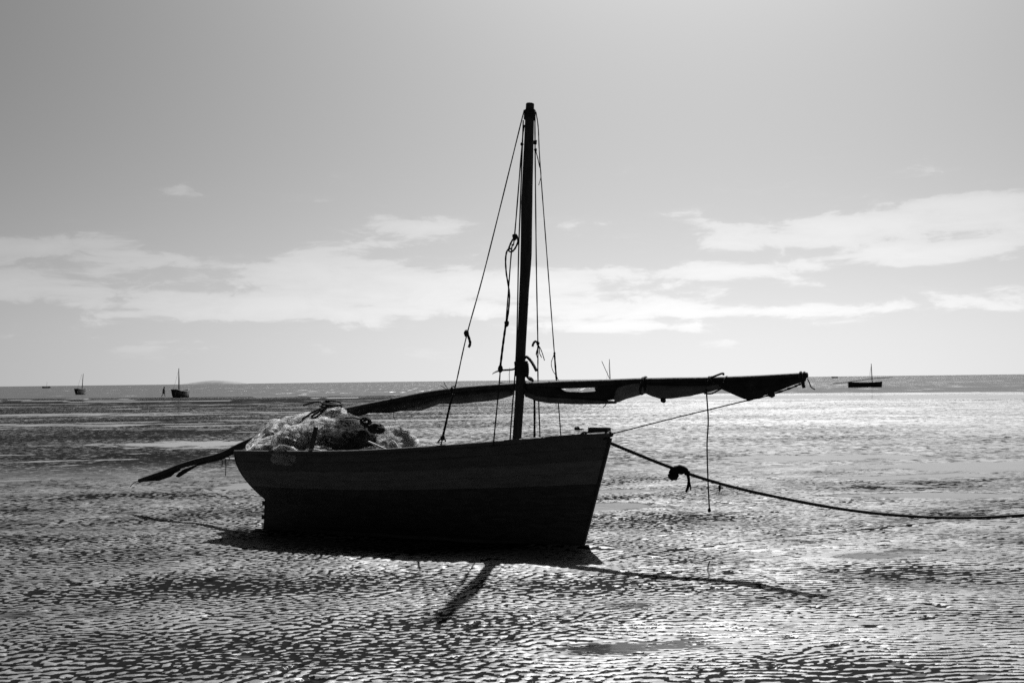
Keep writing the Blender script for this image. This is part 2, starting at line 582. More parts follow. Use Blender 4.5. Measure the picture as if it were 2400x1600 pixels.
def build_sand():
    ys = list(np.arange(-60, 4.0, 4.0))
    y = 4.0
    while y < 120:
        ys.append(y)
        y += max(0.0100, 0.0021 * y) if y < 25 else 0.0036 * y
    while y < 20000:
        ys.append(y)
        y *= 1.06
    ys = np.array(ys)
    nt = 600
    t = np.linspace(-1, 1, nt)
    core = 0.5 * t + 0.5 * t ** 3
    Wd = np.where(ys < 4, 7.0, 5.0 + 0.62 * ys)
    X = core[None, :] * Wd[:, None]
    side = np.array([1.3, 2.5, 8.0])
    outer = np.where(ys < 120, 90.0, 0.9 * ys)[:, None] * side[None, :]
    X = np.concatenate([-(Wd[:, None] + outer)[:, ::-1], X, Wd[:, None] + outer], axis=1)
    Y = np.repeat(ys[:, None], X.shape[1], axis=1)
    # ripple fields
    c1 = 0.0095
    lin = band_noise(1024, c1, 0.072, 0.24, math.pi / 2 + 0.05, 0.13, 1)     # long crests across the view
    lin2 = band_noise(1024, c1, 0.070, 0.24, math.pi / 2 - 0.06, 0.28, 2)
    blot = band_noise(1024, c1, 0.092, 0.32, math.pi / 2 + 0.25, 1.1, 3)     # pitted, short ripples
    fine = band_noise(1024, c1, 0.045, 0.30, math.pi / 2, 0.9, 4)
    low = band_noise(512, 0.05, 1.6, 0.5, 0, 9, 5)
    low2 = band_noise(512, 0.06, 3.4, 0.5, math.pi / 2, 0.9, 6)
    big = band_noise(512, 0.5, 22, 0.5, math.pi / 2 - 0.1, 0.35, 7)
    mid = band_noise(512, 0.12, 4.2, 0.5, math.pi / 2 + 0.12, 0.5, 8)
    wx = X + 0.04 * sample(low, 0.05, X + 3, Y)
    wy = Y + 0.03 * sample(low, 0.05, X - 7, Y + 5)
    L1 = sample(lin, c1, wx, wy)
    L2 = sample(lin2, c1, wx, wy)
    B1 = sample(blot, c1, wx, wy)
    F1 = sample(fine, c1, X, Y)
    lo1 = sample(low, 0.05, X, Y)
    lo2 = sample(low2, 0.06, X, Y)
    mi = sample(mid, 0.12, X, Y)
    bg = sample(big, 0.5, X, Y)
    side_mix = sstep(-1.6, 2.2, X - 0.12 * (Y - 6) + 0.5 * lo2)          # pitted on the left, combed on the right
    near = 1 - sstep(13, 30, Y)
    rip = (1 - side_mix) * (0.95 * B1 + 0.30 * L2 + 0.25 * F1) + side_mix * (0.78 * L1 + 0.30 * L2 + 0.40 * B1 + 0.12 * F1)
    amp = 0.0032 * (1 + 0.28 * np.clip(lo2, -2, 2)) * (0.25 + 0.75 * near)
    h = amp * np.clip(rip, -2.6, 2.4) + 0.0009 * F1 * near
    h += 0.004 * np.clip(lo1, -2.2, 2.2) + 0.006 * lo2
    # water held in the hollows: level pools
    pw = -0.0185
    far_m = sstep(20, 45, Y)
    h_far = 0.010 * mi + 0.02 * bg * sstep(30, 70, Y)
    h = h + far_m * h_far
    # shade painted into the troughs for ripple faces turned from the sun; crests pale
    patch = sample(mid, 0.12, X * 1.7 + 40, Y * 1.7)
    shade_damp = 1 - sstep(-0.30, 0.20, rip + 0.34 * side_mix - 0.24 + 0.22 * lo2 + 0.25 * patch + 0.30 * side_mix * sstep(15, 32, Y))  # left side painted darker for the weaker sun sheen
    shade_damp = shade_damp * (1 - sstep(15, 25, Y))
    qq = shore(X, Y) + 3 * mi + 5 * bg
    shade_damp = np.maximum(shade_damp, 0.62 * sstep(55, 105, qq) * (1 - 0.7 * sstep(118, 150, qq)) * (1 - 0.85 * sstep(-22, 22, X)))
    # sunken footprints and worm pits
    pits = band_noise(512, 0.03, 0.42, 0.45, 0, 9, 12)
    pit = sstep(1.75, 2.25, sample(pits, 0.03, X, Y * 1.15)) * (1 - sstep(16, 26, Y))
    shade_damp = np.maximum(shade_damp, pit)
    h -= 0.014 * pit
    depth = pw - h
    pool = sstep(-0.0015, 0.0015, depth) * (1 - far_m)
    h = np.where((depth > 0) & (far_m < .5), pw + 0.02 * (h - pw), h)
    q = shore(X, Y)
    strand = sstep(104, 110, q + 2 * mi) * (1 - sstep(132, 138, q + 2 * mi)) * sstep(-15, 20, X + 4 * mi)
    sheet = np.maximum(sstep(0.45, 0.95, 0.55 * mi + 0.75 * bg - 0.3 + 0.25 * patch) * far_m, strand)     # films of water left between the bars
    film = sstep(1.55, 1.75, 0.75 * lo2 + 0.75 * patch + 0.25 * rip + 0.3 * lo1) * (1 - far_m) * sstep(1.2, 2.4, np.hypot(X + 1.0, (Y - 11.4) * 1.3) - 1.2)                # small level puddles nearer by
    for cx, cy, hx, hy in ((-8.2, 30.6, 2.6, 1.5), (-4.2, 31.2, 3.0, 1.2), (8.4, 20.0, 2.6, 1.3), (6.0, 22.5, 2.4, 0.9), (-3.9, 17.8, 1.3, 0.5), (-2.6, 20.5, 1.5, 0.5)):
        e_ = 1 - np.hypot((X - cx) / hx, (Y - cy) / hy) + 0.22 * lo1 + 0.18 * rip * 0.5
        film = np.maximum(film, sstep(0.0, 0.12, e_))
    pool = np.maximum(pool, np.maximum(sheet, film))
    h = h * (1 - 0.93 * np.maximum(sheet, film))
    # the hull has scoured a groove and pressed up a low rim of sand round its foot
    ex, ey = 0.89443, -0.44720
    al = np.clip((X + 2.6964) * ex + (Y - 12.6512) * ey, 0, 3.75)
    dk = np.hypot(X - (-2.6964 + al * ex), Y - (12.6512 + al * ey))
    wob_ = 0.05 * lo1
    h += (0.030 * np.exp(-((dk - 0.24 - wob_) / 0.10) ** 2) - 0.02 * np.exp(-(dk / 0.12) ** 2)) * (1 + 0.3 * lo2)
    Z = flat_height(X, Y) + h * (1 - sstep(125, 150, shore(X, Y)))
    Z = np.where(Y < 3.9, 0.0, Z)
    nr, nc = X.shape
    co = np.stack([X, Y, Z], axis=-1).reshape(-1, 3).astype(np.float32)
    a = (np.arange(nr - 1)[:, None] * nc + np.arange(nc - 1)[None, :]).ravel()
    quads = np.stack([a, a + 1, a + nc + 1, a + nc], axis=1).astype(np.int32)
    me = bpy.data.meshes.new('sand_flat')
    me.vertices.add(len(co))
    me.vertices.foreach_set('co', co.ravel())
    nq = len(quads)
    me.loops.add(nq * 4)
    me.loops.foreach_set('vertex_index', quads.ravel())
    me.polygons.add(nq)
    me.polygons.foreach_set('loop_start', np.arange(nq, dtype=np.int32) * 4)
    me.polygons.foreach_set('use_smooth', np.ones(nq, dtype=bool))
    at = me.attributes.new('pool', 'FLOAT', 'POINT')
    at.data.foreach_set('value', pool.ravel().astype(np.float32))
    at = me.attributes.new('shade_damp', 'FLOAT', 'POINT')
    at.data.foreach_set('value', shade_damp.ravel().astype(np.float32))
    me.update(calc_edges=True)
    me.materials.append(M['sand'])
    o = bpy.data.objects.new('sand_flat', me)
    COL.objects.link(o)
    tag(o, 'rippled wet sand flat left bare by the tide', 'ground', kind='structure')


build_sand()

# ------------------------------------------------------------------ sea
b = MB()
ysea = [80, 140, 220, 400, 900, 2500, 8000, 30000]
xsea = [-40000, -8000, -1500, -300, 0, 300, 1500, 8000, 40000]
vs = [(x, y, SEA) for y in ysea for x in xsea]
nx = len(xsea)
b.add(vs, [(j * nx + i, j * nx + i + 1, (j + 1) * nx + i + 1, (j + 1) * nx + i) for j in range(len(ysea) - 1) for i in range(nx - 1)])
tag(b.build('sea', M['sea'], smooth=False), 'calm sea glittering along the horizon', 'sea', kind='structure')

# low island far out
isl = principled('island_haze_tone', 0.13, 0.18, 0.9, 0.01, spec=0.05)  # haze put into the colour: pale tone in place of fading air
b = MB()
n = 40
for i in range(n + 1):
    u = i / n
    x = -2310 + 424 * u
    top = 27 * (math.sin(math.pi * u) ** 0.75) * (0.8 + 0.35 * u) + 3 * noise.noise(Vector((u * 9, 3, 0)))
    for k in range(7):
        a = math.pi * k / 6
        b.v.append((x, 8000 + 180 * math.cos(a), -1 + max(0.2, top) * math.sin(a)))
for i in range(n):
    for k in range(6):
        b.f.append((i * 7 + k, i * 7 + k + 1, (i + 1) * 7 + k + 1, (i + 1) * 7 + k))
tag(b.build('island', isl), 'low hazy island on the horizon behind the beached boat', 'island', kind='structure')

# ------------------------------------------------------------------ the beached boat (own axes: x forward, y to port, z up; heeled 4 degrees to port)
BOAT = Matrix.Translation((-2.6964, 12.6512, 0.0)) @ Matrix.Rotation(R(-26.564), 4, 'Z') @ Matrix.Rotation(R(-4.0), 4, 'X')
boat = empty('fishing_boat')
boat.matrix_world = BOAT
tag(boat, 'dark wooden fishing boat with bare mast beached on rippled sand in the foreground', 'boat')

U = [0, .1, .2, .3, .4, .5, .6, .7, .78, .85, .9, .94, .97, 1.0]
BR = [.55, .61, .655, .685, .70, .705, .69, .64, .565, .455, .35, .25, .15, .028]     # half breadth at the sheer
SH = [.825, .828, .833, .838, .85, .872, .90, .935, .967, .997, 1.02, 1.04, 1.055, 1.07]  # height of the sheer


def hull(u, v, side, off=0.0):
    """u 0 stern..1 stem, v 0 keel..1 sheer, side -1 starboard / +1 port"""
    bs = interp(u, U, BR)
    zs = interp(u, U, SH)
    z = 0.015 + (zs - 0.015) * v
    xs = -0.035 - 0.06 * max(0.0, v - 0.35)
    xe = 3.733 + 0.262 * (z / 1.0)
    full = interp(u, [0, .2, .45, .7, .9, 1], [0, .55, .8, .62, .25, 0.1])
    a = 1 - (1 - v) ** 2.6                       # round bilge
    wl = max(0.0, (v - 0.36) / 0.64)
    s_ = math.sin(wl * math.pi / 2) ** 0.9 if u < 0.35 else 0
    wine = s_                                    # wineglass stern
    vee = v ** 0.85
    f = full * a + (1 - full) * (interp(u, [0, .35], [1, 0]) * wine + (1 - interp(u, [0, .35], [1, 0])) * vee)
    y = 0.03 + (bs - 0.03) * f
    return Vector((xs + u * (xe - xs), side * max(0.012, y - off), z))


NS = 9
NU = 30
for side in (-1, 1):
    for k in range(NS):
        v0, v1 = k / NS, (k + 1) / NS - 0.010
        b = MB()
        rows = [v0, (v0 + v1) / 2, v1]
        us = [1 - (1 - i / NU) ** 1.3 for i in range(NU + 1)]
        jig = [0.004 * noise.noise(Vector((i * 0.35, k * 3.1, side * 5))) for i in range(NU + 1)]
        for i, u in enumerate(us):
            # each plank stands a hair proud of the one above at its lower edge
            o_ = [hull(u, rows[0], side, -0.011 + jig[i]), hull(u, rows[1], side, -0.005 + jig[i]), hull(u, rows[2], side, 0.003 + jig[i])]
            i_ = [hull(u, min(1, (k + 1) / NS + 0.02), side, 0.018), hull(u, rows[1], side, 0.026), hull(u, rows[0], side, 0.028)]
            b.v.extend([tuple(p) for p in o_ + i_])
        for i in range(NU):
            for q in range(6):
                q2 = (q + 1) % 6
                f = (i * 6 + q, i * 6 + q2, (i + 1) * 6 + q2, (i + 1) * 6 + q)
                b.f.append(f if side < 0 else f[::-1])
        b.f.append((5, 4, 3, 2, 1, 0) if side < 0 else (0, 1, 2, 3, 4, 5))
        e = NU * 6
        b.f.append(tuple(e + q for q in range(6)) if side < 0 else tuple(e + 5 - q for q in range(6)))
        mat = M['hull_top'] if k >= 7 else (M['hull_band'] if k >= 5 else M['hull_black'])
        b.build('plank', mat, boat, smooth=False)
    # rail along the sheer
    b = MB()
    path = []
    for i in range(NU + 1):
        u = i / NU
        p = hull(u, 1.0, side)
        path.append(p + Vector((0, side * 0.006, 0.004)))
    b.tube(path, 0.026, 6)
    b.build('rail', M['hull_top'], boat)

# transom, stern post with gudgeons, keel, stem
b = MB()
vv = [i / 14 for i in range(15)]
for dx in (0.0, -0.03):
    for v in vv:
        for side in (-1, 1):
            p = hull(0, v, side, 0.004)
            b.v.append((p.x + 0.004 + dx, p.y, p.z))
n2 = 30
for i in range(14):
    a0 = i * 2
    b.f.append((a0, a0 + 1, a0 + 3, a0 + 2))
    b.f.append((n2 + a0 + 2, n2 + a0 + 3, n2 + a0 + 1, n2 + a0))
    b.f.append((a0 + 2, n2 + a0 + 2, n2 + a0, a0))
    b.f.append((a0 + 1, n2 + a0 + 1, n2 + a0 + 3, a0 + 3))
b.f.append((28, 29, n2 + 29, n2 + 28))
b.build('transom', M['hull_black'], boat, smooth=False)
b = MB()
b.box((-0.045, 0, 0.30), (0.028, 0.03, 0.34))
sp = b.build('stern_post', M['hull_black'], boat, smooth=False)
for z in (0.12, 0.27):
    g = MB()
    g.box((-0.085, 0, z), (0.018, 0.035, 0.025))
    g.build('gudgeon', M['hull_black'], sp, smooth=False)
b = MB()
b.box((1.84, 0, -0.03), (1.91, 0.032, 0.055))
b.build('keel', M['hull_black'], boat, smooth=False)
b = MB()
ring = []
for i in range(11):
    z = -0.06 + 1.10 * i / 10
    xe = 3.733 + 0.262 * z
    for dx, dy in ((-0.08, -0.03), (0.028, -0.018), (0.028, 0.018), (-0.08, 0.03)):
        b.v.append((xe + dx, dy, z))
for i in range(10):
    for q in range(4):
        q2 = (q + 1) % 4
        b.f.append((i * 4 + q, i * 4 + q2, (i + 1) * 4 + q2, (i + 1) * 4 + q))
b.f.append((40, 41, 42, 43))
b.build('stem', M['hull_black'], boat, smooth=False)
# stem head block with the turns of rope round it
b = MB()
b.box((3.905, 0, 1.105), (0.10, 0.045, 0.034))
b.box((3.915, 0, 1.05), (0.075, 0.035, 0.04))
sh = b.build('stem_head', M['hull_black'], boat, smooth=False)
for k in range(4):
    z = 1.032 + k * 0.021
    c = MB()
    pts = []
    for i in range(25):
        a = 2 * math.pi * i / 24
        pts.append((3.905 + (0.098 + 0.006 * (k % 2)) * math.copysign(abs(math.cos(a)) ** 0.5, math.cos(a)),
                    0.055 * math.copysign(abs(math.sin(a)) ** 0.5, math.sin(a)), z + 0.004 * math.sin(a + k)))
    c.tube(pts, 0.012, 6)
    c.build('rope_turn', M['rope'], sh)
c = MB()
c.tube(spline([(3.80, -0.03, 1.085), (3.765, -0.05, 1.09), (3.74, -0.07, 1.065), (3.72, -0.09, 1.04)], 5), 0.012, 6)
c.build('rope_tail', M['rope'], sh)

# inside: ribs, thwarts, bottom boards, breast hook deck
for u in (.12, .24, .36, .48, .60, .72, .84):
    b = MB()
    for side in (-1, 1):
        pts = [hull(u, v, side, 0.045) for v in (0.05, .2, .35, .5, .65, .8, .95)]
        b.tube(pts, 0.018, 5)
    b.build('rib', M['wood'], boat)
for u in (.20, .45, .735):
    z = interp(u, U, SH) - 0.22
    hw = abs(hull(u, 0.72, 1, 0.04).y)
    x = hull(u, 0.72, 1).x
    b = MB()
    b.box((x, 0, z), (0.11, hw, 0.014))
    b.build('thwart', M['wood'], boat, smooth=False)
for k in range(-2, 3):
    b = MB()
    b.box((1.9, k * 0.105, 0.24), (1.15, 0.048, 0.010))
    b.build('bottom_board', M['wood'], boat, smooth=False)

# mast: slightly crooked trunk, thicker two thirds up
mast_xz = [(3.00, 0.05), (3.012, 0.6), (3.021, 1.011), (3.039, 1.351), (3.049, 1.607), (3.05, 1.856), (3.061, 2.187), (3.071, 2.519),
           (3.085, 2.875), (3.083, 3.405), (3.092, 3.966), (3.098, 4.36)]
mast_r = [.048, .048, .046, .046, .048, .046, .047, .051, .058, .059, .050, .046]
pts = spline([(x, 0, z) for x, z in mast_xz], 4)
rad = [interp(p.z, [z for _, z in mast_xz], mast_r) * (1 + 0.03 * noise.noise(p * 3)) for p in pts]
b = MB()
b.tube(pts, rad, 14)
mast = b.build('mast', M['mast'], boat)
b = MB()
b.tube([(3.098, 0, 4.35), (3.0985, 0, 4.40), (3.099, 0, 4.425), (3.099, 0, 4.436)], [.047, .043, .044, .038], 14)
b.build('mast_cap', M['mast'], mast)
b = MB()
b.tube([(3.10, -0.02, 2.355), (3.138, -0.04, 2.36)], 0.006, 6)
b.build('peg', M['mast'], mast)


def coil(c, r, turns, pitch, rr, name, parent, mat, wob=0.006, n=18, tilt=0.0):
    m_ = MB()
    pts = []
    for i in range(int(turns * n) + 1):
        a = 2 * math.pi * i / n
        k = r + wob * math.sin(a * 0.7 + i * 0.13)
        pts.append((c[0] + k * math.cos(a), c[1] + k * math.sin(a), c[2] + pitch * i / n + tilt * math.cos(a)))
    m_.tube(pts, rr, 6)
    return m_.build(name, mat, parent)


coil((3.056, 0, 1.645), 0.062, 7, 0.020, 0.013, 'lashing', mast, M['rope'])
coil((3.094, 0, 4.27), 0.052, 5, 0.018, 0.010, 'lashing', mast, M['rope'], 0.003)
b = MB()
b.tube(spline([(3.02, -0.055, 1.745), (2.995, -0.05, 1.711), (2.894, -0.15, 1.693), (2.93, -0.36, 1.652), (2.97, -0.45, 1.633)], 5),
       [.010] * 12 + [.008, .007, .006, .006, .005, .005, .004, .003, .002], 6)
b.build('lashing_tail', M['rope'], mast)
b = MB()
b.tube(spline([(3.07, -0.06, 1.80), (3.107, -0.05, 1.816), (3.135, -0.045, 1.832), (3.192, -0.065, 1.788), (3.243, -0.095, 1.734), (3.279, -0.12, 1.689)], 5), 0.015, 7)
b.build('lashing_tail', M['rope'], mast)
b = MB()
b.tube(spline([(3.06, -0.055, 1.69), (3.12, -0.045, 1.67), (3.135, -0.02, 1.635), (3.16, -0.03, 1.615), (3.195, -0.03, 1.60)], 5), 0.014, 7)
b.build('lashing_tail', M['rope'], mast)
b = MB()   # halyard down the side of the mast
b.tube(spline([(3.05, -0.05, 4.25), (3.035, -0.05, 3.4), (3.028, -0.055, 2.9), (3.03, -0.06, 2.3), (3.02, -0.055, 1.8), (2.985, -0.06, 1.2), (2.975, -0.07, 0.9)], 6), 0.007, 6)
b.build('halyard', M['rope'], mast)

# shrouds
def knotball(parent, c, r, seed, sub=2):
    k = MB()
    k.blob(c, (r, r, r * 1.25), sub, 0.45, 2.2, seed)
    return k.build('knot', M['rope'], parent)


def rope_part(name, pts, r, parent, per=8, mat=None):
    m_ = MB()
    P = spline(pts, per)
    m_.tube(P, [r * (1 + 0.12 * math.sin(i * 2.1)) for i in range(len(P))], 6)
    return m_.build(name, mat or M['rope'], parent)


s1 = rope_part('shroud', [(3.053, -0.04, 4.36), (2.802, -0.324, 2.738), (2.676, -0.453, 2.031), (2.617, -0.543, 1.543), (2.579, -0.582, 1.334), (2.539, -0.645, 1.002), (2.524, -0.668, 0.90)], 0.0062, boat)
rope_part('shroud_whipping', [(2.60, -0.560, 1.44), (2.579, -0.582, 1.334), (2.555, -0.615, 1.15), (2.539, -0.645, 1.01)], 0.011, s1)
knotball(s1, (2.668, -0.453, 2.04), 0.026, 1)
rope_part('knot_tail', [(2.676, -0.453, 2.05), (2.70, -0.453, 1.99), (2.715, -0.455, 1.94), (2.70, -0.455, 1.90)], 0.013, s1, 4)
knotball(s1, (2.541, -0.645, 1.01), 0.022, 2)
rope_part('knot_tail', [(2.541, -0.645, 1.01), (2.515, -0.66, 0.99), (2.50, -0.665, 0.965)], 0.009, s1, 4)
rope_part('knot_tail', [(2.541, -0.645, 1.01), (2.57, -0.65, 0.995), (2.575, -0.65, 0.975)], 0.007, s1, 4)

s2 = rope_part('shroud', [(3.062, -0.05, 4.2), (3.058, -0.085, 3.983), (3.072, -0.244, 3.003), (3.054, -0.264, 2.881), (3.072, -0.391, 2.135)], 0.0066, boat)
rope_part('shroud_whipping', [(3.072, -0.391, 2.135), (3.064, -0.43, 1.92), (3.058, -0.466, 1.70)], 0.011, s2)
rope_part('shroud_whipping', [(3.058, -0.466, 1.70), (3.065, -0.494, 1.542), (3.069, -0.60, 0.94)], 0.0066, s2)
knotball(s2, (3.058, -0.085, 3.99), 0.016, 3)
knotball(s2, (3.080, -0.244, 3.01), 0.028, 4)
knotball(s2, (3.080, -0.391, 2.13), 0.024, 5)
k = MB()
k.blob((3.060, -0.464, 1.685), (0.025, 0.02, 0.042), 2, 0.25, 2, 6)
k.build('block', M['rope'], s2)
rope_part('bight', [(3.10, -0.244, 3.02), (3.115, -0.25, 2.96), (3.085, -0.255, 2.89), (3.05, -0.26, 2.86), (3.02, -0.262, 2.88), (3.04, -0.255, 2.95), (3.07, -0.25, 3.0)], 0.009, s2, 5)
rope_part('bight', [(3.051, -0.26, 2.894), (3.006, -0.264, 2.875), (2.997, -0.279, 2.787), (3.019, -0.303, 2.65), (3.059, -0.328, 2.505), (3.081, -0.345, 2.404), (3.087, -0.373, 2.249), (3.078, -0.39, 2.145)], 0.0085, s2, 5)

s3 = rope_part('shroud', [(3.138, 0.04, 4.372), (3.122, 0.086, 4.051), (3.076, 0.263, 2.821), (3.054, 0.378, 2.011), (3.038, 0.432, 1.626), (3.018, 0.56, 0.93)], 0.0066, boat)
knotball(s3, (3.122, 0.086, 4.05), 0.021, 7)
knotball(s3, (3.124, 0.095, 3.97), 0.017, 8)
rope_part('knot_tail', [(3.124, 0.095, 3.97), (3.15, 0.10, 3.88), (3.175, 0.10, 3.78)], 0.005, s3, 4)
knotball(s3, (3.055, 0.378, 2.01), 0.018, 9)
rope_part('knot_tail', [(3.058, 0.37, 2.01), (3.03, 0.37, 2.03), (3.007, 0.37, 2.008), (2.997, 0.37, 1.976)], 0.012, s3, 4)
for dx, l, sd in ((0.0, 0.16, 1), (0.03, 0.14, 2), (0.055, 0.17, 3), (-0.02, 0.11, 4)):
    rope_part('frayed_end', [(3.058, 0.37, 2.0), (3.066 + dx * .5, 0.365, 1.95), (3.06 + dx + 0.01 * math.sin(sd * 5), 0.36, 1.99 - l * .6), (3.07 + dx * 1.3, 0.36, 2.0 - l)], 0.0045, s3, 5)

s4 = rope_part('shroud', [(3.148, 0.04, 4.353), (3.169, 0.059, 4.182), (3.176, 0.1, 3.826), (3.225, 0.217, 2.805), (3.27, 0.321, 1.891), (3.283, 0.352, 1.627), (3.298, 0.38, 1.377), (3.312, 0.44, 0.96)], 0.0055, boat)
rope_part('shroud_whipping', [(3.27, 0.321, 1.891), (3.283, 0.352, 1.627)], 0.009, s4)
knotball(s4, (3.27, 0.321, 1.895), 0.013, 10)
rope_part('frayed_end', [(3.268, 0.32, 1.89), (3.235, 0.325, 1.80), (3.25, 0.335, 1.72), (3.29, 0.345, 1.66), (3.325, 0.35, 1.57)], 0.0035, s4, 5)
rope_part('frayed_end', [(3.175, 0.10, 3.83), (3.19, 0.10, 3.70), (3.165, 0.10, 3.60)], 0.0035, s4, 5)
rope_part('backstay', [(3.10, 0.08, 1.639), (3.136, 0.106, 1.6), (3.142, 0.136, 1.409), (3.121, 0.2, 0.93)], 0.0115, boat)
# thole pin on the starboard quarter
b = MB()
b.box((0.993, -0.62, 0.96), (0.017, 0.017, 0.15), Matrix.Rotation(R(12), 3, 'Y'))
b.build('thole_pin', M['hull_black'], boat, smooth=False)


def L(p):
    return BOAT @ Vector(p)


# ------------------------------------------------------------------ lateen yard with the sail furled under it
spar = [(-4.744, 14.478, 0.386), (-4.361, 14.236, 0.504), (-4.112, 14.077, 0.592), (-3.85, 13.91, 0.664), (-3.501, 13.685, 0.747), (-3.24, 13.516, 0.856),
        (-2.785, 13.23, 1.035), (-2.339, 12.958, 1.177), (-1.879, 12.675, 1.272), (-1.379, 12.365, 1.367), (-0.911, 12.072, 1.453), (-0.612, 11.883, 1.492),
        (-0.321, 11.699, 1.516), (0.025, 11.478, 1.535), (0.203, 11.368, 1.542), (0.494, 11.192, 1.552), (0.917, 10.933, 1.562), (1.204, 10.757, 1.571),
        (1.413, 10.63, 1.573), (1.796, 10.398, 1.578), (2.158, 10.139, 1.591), (2.447, 9.91, 1.608), (2.546, 9.832, 1.614)]
sx = [p[0] for p in spar]


def spar_at(x):
    return Vector((x, interp(x, sx, [p[1] for p in spar]), interp(x, sx, [p[2] for p in spar])))


YO = Vector((0.0, 11.5, 1.53))
yard = empty('lateen_yard', YO)
tag(yard, 'long bending yard with grey sail furled under it, crossing the beached boat', 'yard')
b = MB()
P = spline(spar, 4)
b.tube([p - YO for p in P], [interp(p.x, [-4.75, -3.2, -1.5, 0, 1.5, 2.55], [.028, .044, .045, .041, .036, .024]) * (1 + .05 * noise.noise(p * 4)) for p in P], 12)
sparo = b.build('spar', M['yard'], yard)
ND = Vector((-0.447, -0.894, 0))      # towards the near side of the yard


def lobe(stations, mat, name='sail_bundle', folds=5, seed=0.0, lean=0.0, n=22, amp=0.18):
    """stations: (x, z_top, z_bottom, half thickness); folded cloth hung under the yard"""
    xs = [s[0] for s in stations]
    cnt = max(12, int((xs[-1] - xs[0]) / 0.022))
    m_ = MB()
    for i in range(cnt + 1):
        x = xs[0] + (xs[-1] - xs[0]) * i / cnt
        zt = interp(x, xs, [s[1] for s in stations])
        zb = interp(x, xs, [s[2] for s in stations])
        th = interp(x, xs, [s[3] for s in stations])
        c = spar_at(x)
        zc, hz = (zt + zb) / 2, max(0.004, (zt - zb) / 2)
        for k in range(n):
            a = 2 * math.pi * k / n
            g = 1 + amp * math.sin(folds * a + 2.2 * noise.noise(Vector((x * 2.1, seed, 0))) + seed) * (0.6 + 0.4 * noise.noise(Vector((x * 3, a, seed))))
            g += 0.16 * noise.noise(Vector((x * 9, a * 1.6, seed * 2))) + 0.08 * noise.noise(Vector((x * 26, a * 3, seed)))
            p = Vector((c.x, c.y, zc)) + ND * (math.cos(a) * th * g + lean * th) + Vector((0, 0, 1)) * (math.sin(a) * hz * (1 + 0.25 * (g - 1)))
            m_.v.append(tuple(p - YO))
    for i in range(cnt):
        for k in range(n):
            k2 = (k + 1) % n
            m_.f.append((i * n + k, i * n + k2, (i + 1) * n + k2, (i + 1) * n + k))
    m_.f.append(tuple(range(n - 1, -1, -1)))
    m_.f.append(tuple(cnt * n + k for k in range(n)))
    return m_.build(name, mat, yard)


def zs(x, d=0.0):
    return spar_at(x).z + d


# port of the picture to the mast: dark roll, with the paler foot of the sail hanging below it
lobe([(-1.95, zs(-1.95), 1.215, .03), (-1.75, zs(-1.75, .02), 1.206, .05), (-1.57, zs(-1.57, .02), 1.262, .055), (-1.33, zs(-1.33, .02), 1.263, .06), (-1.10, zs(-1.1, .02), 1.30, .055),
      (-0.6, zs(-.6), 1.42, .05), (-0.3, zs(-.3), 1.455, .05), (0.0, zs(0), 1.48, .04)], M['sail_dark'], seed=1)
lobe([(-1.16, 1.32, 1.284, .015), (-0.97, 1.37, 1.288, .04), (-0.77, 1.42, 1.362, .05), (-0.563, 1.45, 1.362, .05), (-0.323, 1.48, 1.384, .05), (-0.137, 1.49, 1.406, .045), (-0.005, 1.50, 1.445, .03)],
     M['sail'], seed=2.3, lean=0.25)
# from the mast to the next gasket
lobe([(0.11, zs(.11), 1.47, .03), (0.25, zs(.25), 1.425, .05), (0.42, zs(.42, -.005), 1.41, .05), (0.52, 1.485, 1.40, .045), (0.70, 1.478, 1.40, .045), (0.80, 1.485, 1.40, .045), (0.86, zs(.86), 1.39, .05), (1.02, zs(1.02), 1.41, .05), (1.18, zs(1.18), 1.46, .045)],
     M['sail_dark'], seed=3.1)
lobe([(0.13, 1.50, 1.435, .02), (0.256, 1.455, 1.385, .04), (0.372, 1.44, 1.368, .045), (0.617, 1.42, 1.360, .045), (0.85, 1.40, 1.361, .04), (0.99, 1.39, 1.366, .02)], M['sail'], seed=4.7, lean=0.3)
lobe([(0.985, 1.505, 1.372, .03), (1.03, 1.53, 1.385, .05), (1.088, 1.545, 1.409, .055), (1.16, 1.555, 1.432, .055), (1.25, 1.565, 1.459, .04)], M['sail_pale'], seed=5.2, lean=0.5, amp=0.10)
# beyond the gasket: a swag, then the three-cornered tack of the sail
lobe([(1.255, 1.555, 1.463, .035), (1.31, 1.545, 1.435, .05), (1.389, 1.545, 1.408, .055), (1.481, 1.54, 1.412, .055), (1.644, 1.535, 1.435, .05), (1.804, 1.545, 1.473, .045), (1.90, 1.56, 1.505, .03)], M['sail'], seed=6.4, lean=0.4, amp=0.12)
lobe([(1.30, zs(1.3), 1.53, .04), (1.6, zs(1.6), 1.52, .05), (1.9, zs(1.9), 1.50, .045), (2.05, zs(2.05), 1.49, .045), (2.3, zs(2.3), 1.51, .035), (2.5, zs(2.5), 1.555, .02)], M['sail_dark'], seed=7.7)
lobe([(1.895, 1.53, 1.497, .02), (1.993, 1.53, 1.449, .03), (2.089, 1.54, 1.399, .026), (2.19, 1.555, 1.426, .03), (2.319, 1.575, 1.471, .03), (2.446, 1.592, 1.530, .026), (2.53, 1.60, 1.562, .02)], M['sail_dark'], seed=8.3, lean=0.5, folds=7, amp=0.25)
